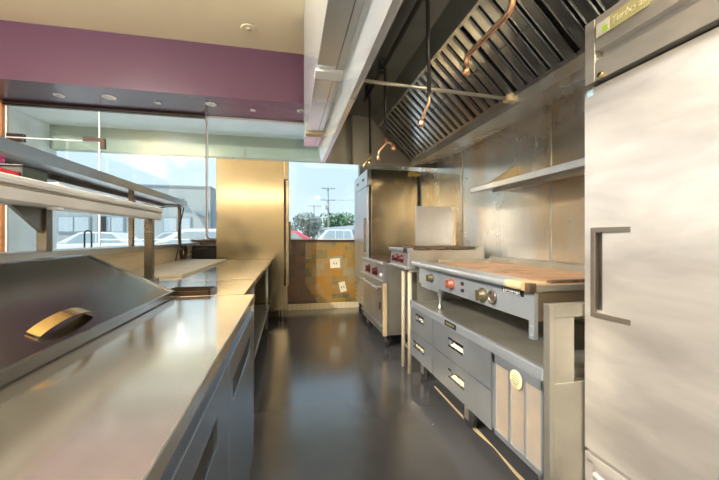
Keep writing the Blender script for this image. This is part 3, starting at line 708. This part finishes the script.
# ================================================================== HOOD
HY0, HY1 = -1.05, 4.01
hd = empty('exhaust_hood', (1.1, 1.2, 2.12), 'long steel kitchen exhaust hood over the cooking line with slanted filters', 'exhaust hood')
m = MB(); m.box(.175, .345, HY0, HY1, 2.312, 3.86, .002); plm = m.build('supply_plenum', 'steel_plenum', hd)
m = MB(); m.box(.168, .352, 2.14, 2.25, 2.292, 2.312); m.build('cross_flange', 'white', plm)
m = MB(); m.box(.168, .352, 3.44, 3.56, 2.292, 2.312); m.build('cross_flange', 'tan', plm)
m = MB()
for x in (.30,): m.box(x - .002, x + .002, HY0, HY1, 2.3095, 2.3125)
m.build('seam', 'steel_dark', plm)
m = MB(); m.prism([(.345, 2.312), (.385, 2.12), (.425, 2.12), (.425, 2.13), (.394, 2.13), (.355, 2.318)], 'y', HY0, HY1); m.build('front_lip', 'steel_plenum', hd)
m = MB(); m.prism([(.394, 2.13), (.404, 2.13), (.375, 2.72), (.345, 2.72), (.345, 2.32)], 'y', HY0, HY1); m.build('front_skin', 'steel_hood', hd)
m = MB(); m.box(.345, 1.895, HY0, HY1, 2.72, 2.74); m.build('top_skin', 'steel_hood', hd)
m = MB().prism([(1.0, 2.72), (1.09, 2.61), (1.10, 2.62), (1.02, 2.725)], 'y', HY0, HY1); m.build('filter_hanger', 'steel_hood', hd)
ends = [(.345, 2.72), (.345, 2.312), (.385, 2.12), (1.897, 2.12), (1.897, 2.72)]
m = MB().prism(ends, 'y', HY1 - .006, HY1 + .006); m.build('end_skin', 'steel_hood_dark', hd)
m = MB().prism([(1.53, 2.20), (1.53, 2.125), (1.897, 2.195), (1.897, 2.215), (1.60, 2.15), (1.54, 2.145), (1.54, 2.20)], 'y', HY0, HY1 - .006); m.build('grease_trough', 'steel_wall', hd)
m = MB(); m.box(1.875, 1.897, HY0, HY1 - .01, 2.22, 2.72); m.build('rear_skin', 'steel_hood', hd)
# baffle filters: slope from (1.09,2.61) to (1.49,2.215)
A_, B_ = Vector((1.09, 0, 2.61)), Vector((1.525, 0, 2.198)); dn = (B_ - A_); Ls = dn.length; dn.normalize(); nrm = Vector((-dn.z, 0, dn.x)) * -1
nrm = Vector((-.7, 0, -.7)).normalized()
def baffle(y0, w):
    t = MB()
    def slab(ya, yb, off, th, s0=0.0, s1=1.0):
        p = A_ + dn * Ls * s0 + nrm * off; q = A_ + dn * Ls * s1 + nrm * off; k = nrm * -th
        t.prism([(p.x, p.z), (q.x, q.z), (q.x + k.x, q.z + k.z), (p.x + k.x, p.z + k.z)], 'y', ya, yb)
    n = 5; pit = w / n
    for i in range(n):
        a = y0 + i * pit
        slab(a + .008, a + pit * .62, .0, .003)
        slab(a + .008, a + .011, .0, .022); slab(a + pit * .62 - .003, a + pit * .62, .0, .022)
        slab(a + pit * .70, a + pit * .98, -.028, .003)
    slab(y0, y0 + w, .001, .004, 0, .035); slab(y0, y0 + w, .001, .004, .965, 1)
    f = t.build('baffle_filter', 'steel_filter', hd)
    for sgn in (.32, .68):
        c = y0 + w * sgn; p = A_ + dn * Ls * .5
        hm = MB().tube([tuple(p + Vector((0, c - .035, 0)) + nrm * -.002), tuple(p + Vector((0, c - .035, 0)) + nrm * .02), tuple(p + Vector((0, c + .035, 0)) + nrm * .02), tuple(p + Vector((0, c + .035, 0)) + nrm * -.002)], .004, 6)
        hm.build('filter_handle', 'steel_dark', f)
w = .50; y = 4.0 - .006
while y > -.9:
    baffle(y - w + .004, w - .008); y -= w
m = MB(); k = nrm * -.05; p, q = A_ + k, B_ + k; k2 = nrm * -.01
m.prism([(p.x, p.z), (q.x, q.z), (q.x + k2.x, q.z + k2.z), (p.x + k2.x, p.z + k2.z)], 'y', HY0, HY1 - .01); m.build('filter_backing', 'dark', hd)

# fire suppression piping
fs = empty('fire_suppression_pipework', (.79, 1.8, 2.1), 'black fire suppression pipe inside the hood with three drops and nozzles', 'pipework')
MB().tube([(.77, -.9, 2.64), (.77, 3.35, 2.64)], .017, 12).build('main_pipe', 'black_pipe', fs)
for y in (1.8, 2.7, 3.2): MB().box(.745, .795, y - .03, y + .03, 2.615, 2.72, .008).build('tee', 'black_pipe', fs)
for y, L_, kind in ((1.80, 2.06, 0), (2.68, 2.06, 1), (3.22, 2.07, 2)):
    dp = MB().tube([(.79, y, 2.64), (.80, y, L_)], .012, 12).build('drop_pipe', 'black_pipe', fs)
    if kind == 0:
        m = MB().tube([(.80, y, L_), (.80, y, L_ - .03), (.80, y + .0, L_ - .05), (.765, y + .02, L_ - .15)], .008, 10); m.lathe([(.014, 0), (.018, .01), (.014, .04), (.008, .045)], (.762, y + .02, L_ - .19))
    elif kind == 1:
        m = MB().tube([(.80, y, L_ + .02), (.80, y, L_ - .05), (.74, y, L_ - .12), (.735, y, L_ - .16)], .009, 10); m.lathe([(.014, 0), (.014, .04), (.009, .045)], (.735, y, L_ - .20))
        m.tube([(.80, y, L_ - .03), (.85, y - .02, L_ - .06)], .010, 10); m.lathe([(.017, 0), (.02, .012), (.016, .05)], (.86, y - .02, L_ - .11))
    else:
        m = MB().tube([(.80, y, L_), (.80, y, L_ - .05), (.73, y, L_ - .13), (.73, y, L_ - .16)], .009, 10); m.lathe([(.013, 0), (.016, .012), (.01, .04)], (.79, y, L_ - .12))
    m.build('nozzle', 'copper' if kind != 2 else 'gold_tone', dp)
cu = MB().tube([(.80, 1.065, 2.64), (.80, 1.065, 2.075), (.80, 1.075, 2.058), (.80, 1.10, 2.052), (.80, 1.36, 2.052), (.80, 1.378, 2.046), (.80, 1.385, 2.03), (.80, 1.385, 2.0)], .0115, 12)
cp_ = cu.build('copper_branch', 'copper', fs)
MB().lathe([(.009, 0), (.016, .008), (.016, .028), (.012, .034), (.012, .05)], (.80, 1.385, 1.965)).build('nozzle', 'copper', cp_)
gp = empty('gas_pipe', (.95, 2.06, 2.2), 'straight pale steel pipe crossing under the hood from lip to trough', 'pipe')
MB().tube([(.40, 2.06, 2.222), (1.53, 2.06, 2.195)], .012, 12).build('tube', 'steel_worn', gp)
m = MB(); m.box(1.49, 1.53, 2.03, 2.09, 2.175, 2.215, .004); m.build('end_bracket', 'tan', gp)
MB().lathe([(.02, 0), (.02, .02), (.014, .03)], (.40, 2.06, 2.222), 'x').build('flange', 'alum', gp)

# ---- outlets on the tiled wall
for x, z, a, lab in ((.77, .772, -.06, 'upper cream outlet on gold tiled wall, almost upright'), (.90, .365, -.22, 'lower cream outlet on gold tiled wall, hanging tilted')):
    t = empty('wall_outlet', (x, YB - .012, z), lab, 'outlet', 'outlets on the gold tiled wall')
    w2, h2 = (.085, .08) if z > .5 else (.055, .085)
    box(x - w2, x + w2, YB - .024, YB - .012, z - h2, z + h2, .003).build('cover_plate', 'outlet', t)
    for sx in (-.02, .02):
        box(x + sx - .007, x + sx + .007, YB - .027, YB - .023, z - .02, z + .012, .001).build('socket', 'bronze', t)
    t.rotation_euler = (0, a, 0)

# ================================================================== OUTSIDE
struct('ground_parking', box(-60, 60, YB + .12, 140, -.2, -.02), 'asphalt')
struct('canopy_ceiling', box(-4.5, 4.5, YB + .12, 6.95, 3.2, 3.35), 'white_stucco')
struct('canopy_beam', box(-4.12, 4.5, 6.82, 7.0, 2.78, 3.2), 'stucco_green')
struct('wall_canopy_end', box(-4.3, -4.12, YB + .13, 7.0, -.02, 3.2), 'stucco')
bl = empty('building', (-16, 42, 0), 'pale grey flat roofed commercial building across the parking lot', 'building')
m = MB(); m.box(-34, -8.7, 40, 52, -.02, 6.8); m.build('walls', 'bldg', bl)
m = MB(); m.box(-34.1, -8.6, 39.9, 52, 6.8, 6.95); m.build('parapet', 'bldg_frame', bl)
m = MB(); m.box(-8.7, -2.5, 40.6, 52, -.02, 6.6); m.build('side_wing', 'bldg_blue', bl)
for x0, x1 in ((-33, -30.4), (-28.6, -26.0), (-23.3, -20.6), (-19.7, -17.4), (-13.4, -10.8)):
    m = MB(); m.box(x0 - .15, x1 + .15, 39.9, 40.02, 1.65, 3.45); f_ = m.build('window', 'bldg_frame', bl)
    m = MB(); m.box(x0, (x0 + x1) / 2 - .08, 39.86, 39.95, 1.8, 3.3); m.box((x0 + x1) / 2 + .08, x1, 39.86, 39.95, 1.8, 3.3); m.build('pane', 'bldg_pane', f_)
m = MB(); m.box(-19.52, -19.0, 39.7, 40.02, 1.5, 3.4); m.build('meter_panel', 'black', bl)
m = MB(); m.box(-12.3, -11.4, 39.5, 40.0, 5.25, 5.45); m.build('wall_lamp', 'bldg_frame', bl)
m = MB().prism([(-10.3, 4.1), (-8.9, 4.1), (-8.9, 3.4)], 'y', 39.2, 40.0); m.build('awning', 'bldg_frame', bl)

def car(x, y, L_, hgt, mat, lab, face=-1, kind='sedan'):
    r = empty('car', (x, y, 0), lab, 'car', 'cars in the parking lot')
    hw = .88; s = face
    def fx(u): return x + s * (u - .5) * L_ * 1.0
    # profile from tail (u=0) to nose (u=1)
    if kind == 'suv':
        body = [(0, .35), (0, .95), (.02, 1.0), (.72, 1.0), (.97, .86), (1, .7), (1, .35)]; cab = [(.01, 1.0), (.05, hgt), (.12, hgt + .03), (.5, hgt + .03), (.56, hgt - .02), (.75, 1.0)]
        win = [[(.06, 1.02), (.09, hgt - .12), (.21, hgt - .09), (.21, 1.02)], [(.23, 1.02), (.23, hgt - .09), (.38, hgt - .08), (.38, 1.02)], [(.40, 1.02), (.40, hgt - .08), (.53, hgt - .09), (.66, 1.02)]]
    else:
        body = [(0, .35), (0, .85), (.03, .93), (.20, .96), (.72, .93), (.96, .76), (1, .62), (1, .35)]; cab = [(.12, .94), (.27, hgt - .03), (.36, hgt), (.5, hgt), (.56, hgt - .03), (.75, .93)]
        win = [[(.2, .96), (.29, hgt - .09), (.41, hgt - .07), (.41, .96)], [(.43, .96), (.43, hgt - .07), (.54, hgt - .09), (.66, .96)]]
    m = MB(); m.prism([(fx(u), z) for u, z in body], 'y', y - hw, y + hw, .05); m.prism([(fx(u), z - .01) for u, z in cab], 'y', y - hw + .12, y + hw - .12, .05)
    m.build('body', mat, r)
    for w_ in win:
        MB().prism([(fx(u), z) for u, z in w_], 'y', y - hw + .105, y - hw + .125).build('side_window', 'car_glass', r)
    a, b_ = cab[-1], cab[-2]
    MB().prism([(fx(a[0] - .012), a[1] + .03), (fx(a[0] + .002), a[1] + .03), (fx(b_[0] + .006), b_[1] - .04), (fx(b_[0] - .006), b_[1] - .04)], 'y', y - hw + .2, y + hw - .2).build('windscreen', 'car_glass', r)
    for u in (.2, .8):
        for sy in (-1, 1):
            wm = MB().lathe([(.1, -.1), (.3, -.1), (.33, -.07), (.33, .07), (.3, .1), (.1, .1)], (fx(u), y + sy * (hw - .08), .32), 'y', 20).build('wheel', 'tyre', r)
            MB().lathe([(.01, -.02), (.2, 0), (.2, .02)], (fx(u), y + sy * (hw - .08) - .1, .32), 'y', 16).build('hubcap', 'alum', wm)
car(-3.3, 12.9, 4.7, 1.48, 'car_white', 'white estate car filling the window beside the left tall refrigerator', -1, 'suv')
car(-8.5, 17.0, 4.6, 1.45, 'car_white', 'white saloon car parked near the canopy wall', -1)
car(-6.6, 21.0, 4.4, 1.50, 'car_grey', 'grey car parked behind the white estate car', -1)
car(.02, 10.7, 4.2, 1.43, 'car_red', 'red car seen low in the window above tiled wall', 1)
car(3.3, 28, 4.2, 1.82, 'car_white', 'white sport utility car behind the red car', -1, 'suv')

def pole(x, y, hgt, r_, arms, lab):
    t = empty('utility_pole', (x, y, 0), lab, 'utility pole', 'utility poles outside')
    MB().tube([(x, y, -.02), (x - .15, y, hgt)], r_, 10, r1=r_ * .7).build('post', 'pole', t)
    for z, w_ in arms:
        ca = box(x - .13 - w_, x - .13 + w_, y - .08 - r_, y + .06 - r_, z - .07, z + .07).build('crossarm', 'pole', t)
        for k in (-.9, -.5, .5, .9):
            MB().lathe([(.05, 0), (.07, .1), (.03, .22)], (x - .13 + k * w_, y - r_, z + .07), 'z', 8).build('insulator', 'pole', ca)
    return t
a = pole(7.1, 60, 10.4, .2, ((10.0, 1.25), (7.9, 1.3)), 'tall grey utility pole with two crossarms, right of the other')
MB().lathe([(.18, 0), (.2, .1), (.2, .7), (.12, .8)], (6.6, 59.7, 6.2), 'z', 12).build('transformer', 'pole', a)
pole(6.4, 85, 9.4, .2, ((9.1, 1.7), (6.4, 1.7)), 'smaller distant utility pole beyond the grey tree')
def wire(p, q, lab):
    MB().tube(wig(p, q, .8, 0, 16), .035, 6).build('power_line', 'pole', None, label=lab, cat='power line')
wire((7.9, 59.8, 7.97), (30, 95, 14.5), 'power line rising to the right from tall utility pole')
def tree(x, y, z0, z1, rx, mat, lab, n=260, leaf=.5):
    t = empty('tree', (x, y, 0), lab, 'tree', 'trees beyond the cars')
    MB().tube([(x, y, -.02), (x + .1, y, z0 + .6 * (z1 - z0))], .22, 8, r1=.1).build('trunk', 'bark', t)
    bmx = bmesh.new(); rnd = random.Random(int(abs(x) * 31 + y))
    blobs = [(rnd.uniform(-.6, .6) * rx, rnd.uniform(-.5, .5) * rx, z0 + (z1 - z0) * rnd.uniform(.3, .75), rnd.uniform(.35, .55)) for _ in range(9)]
    for i in range(n * 4):
        bx, by, bz, br = rnd.choice(blobs)
        dv = Vector((rnd.gauss(0, 1), rnd.gauss(0, 1), rnd.gauss(0, 1))).normalized() * (rnd.random() ** .4)
        c = Vector((x + bx + dv.x * br * rx, y + by + dv.y * br * rx, bz + dv.z * br * (z1 - z0) * .6))
        u = Vector((rnd.gauss(0, 1), rnd.gauss(0, 1), rnd.gauss(0, 1))).normalized(); v = u.orthogonal().normalized(); s_ = leaf * rnd.uniform(.5, 1)
        bmx.faces.new([bmx.verts.new(c + u * s_), bmx.verts.new(c + v * s_ * .7), bmx.verts.new(c - u * s_), bmx.verts.new(c - v * s_ * .7)])
    mm = MB(); mm.merge(bmx); mm.build('crown', mat, t)
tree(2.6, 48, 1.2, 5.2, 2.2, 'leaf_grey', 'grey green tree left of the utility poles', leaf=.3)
tree(9.8, 67, 1.2, 6.6, 4.2, 'leaf', 'bright green tree just right of tall utility pole', leaf=.45)
tree(19.5, 69, 1.2, 6.9, 4.6, 'leaf', 'green tree partly behind the right tall refrigerator', leaf=.5)
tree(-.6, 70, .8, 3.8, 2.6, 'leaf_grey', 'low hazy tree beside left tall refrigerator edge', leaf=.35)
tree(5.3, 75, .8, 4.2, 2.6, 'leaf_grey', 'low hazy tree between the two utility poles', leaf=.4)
hb_ = empty('shed', (9, 52, 0), 'low white shed among trees behind white sport utility car', 'shed')
m = MB(); m.box(4.8, 10.5, 52, 56, -.02, 2.4); m.build('walls', 'bldg', hb_)
m = MB().prism([(4.5, 2.4), (10.8, 2.4), (10.2, 3.1), (5.6, 2.7)], 'y', 51.7, 56.2); m.build('roof', 'bldg_pane', hb_)

# ================================================================== LIGHT
W = bpy.data.worlds.new('sky'); bpy.context.scene.world = W; W.use_nodes = True
nt = W.node_tree; N = nt.nodes; L = nt.links; bg = N['Background']
tc = N.new('ShaderNodeTexCoord'); sx = N.new('ShaderNodeSeparateXYZ'); L.new(tc.outputs['Generated'], sx.inputs[0])
L.new(ramp(nt, sx.outputs['Z'], [(0.0, (.60, .70, .78)), (.15, (.56, .68, .80)), (.5, (.54, .70, .88)), (1, (.42, .62, .88))]), bg.inputs['Color'])
bg.inputs['Strength'].default_value = 1.0
def area(name, loc, sx_, sy_, energy, col, rot=(0, 0, 0), spread=PI):
    l = bpy.data.lights.new(name, 'AREA'); l.shape = 'RECTANGLE'; l.size = sx_; l.size_y = sy_; l.energy = energy; l.color = col; l.spread = spread
    o = bpy.data.objects.new(name, l); C.objects.link(o); o.location = loc; o.rotation_euler = rot; return o
def point(name, loc, r_, energy, col):
    l = bpy.data.lights.new(name, 'POINT'); l.shadow_soft_size = r_; l.energy = energy; l.color = col
    o = bpy.data.objects.new(name, l); C.objects.link(o); o.location = loc; return o
WARM = (1, .80, .55); SOFT = (1, .96, .915)
point('ceiling_lamp_dining', (-3.27, .2, 3.5), .06, 780, SOFT)
point('fill_lamp_entry', (.9, -1.7, 3.5), .2, 110, SOFT)  # unseen fill light added behind the camera to lift the room
area('wall_lamp_rear', (-1.3, YF + .06, 2.78), 2.6, .08, 42, SOFT, (PI / 2, 0, PI))
point('hood_lamp_near', (.95, .2, 2.55), .05, 50, WARM)
s = bpy.data.lights.new('sun', 'SUN'); s.energy = 5.5; s.angle = .05; s.color = (1, .96, .9)
so = bpy.data.objects.new('sun', s); C.objects.link(so)
so.rotation_euler = Vector((.75, .5, -1.3)).to_track_quat('-Z', 'Y').to_euler()

# ================================================================== CAMERA
cd = bpy.data.cameras.new('camera'); co = bpy.data.objects.new('camera', cd); C.objects.link(co)
co.location = (0, 0, 1.22); co.rotation_euler = (PI / 2, 0, -math.atan(70.5 / 330))
cd.sensor_width = 36; cd.lens = 330 / 719 * 36; cd.shift_y = -3 / 719; cd.clip_start = .02; cd.clip_end = 400
sc = bpy.context.scene; sc.camera = co
sc.view_settings.view_transform = 'Standard'; sc.view_settings.look = 'None'; sc.view_settings.gamma = 1; sc.view_settings.use_curve_mapping = False
sc.view_settings.exposure = 0.6
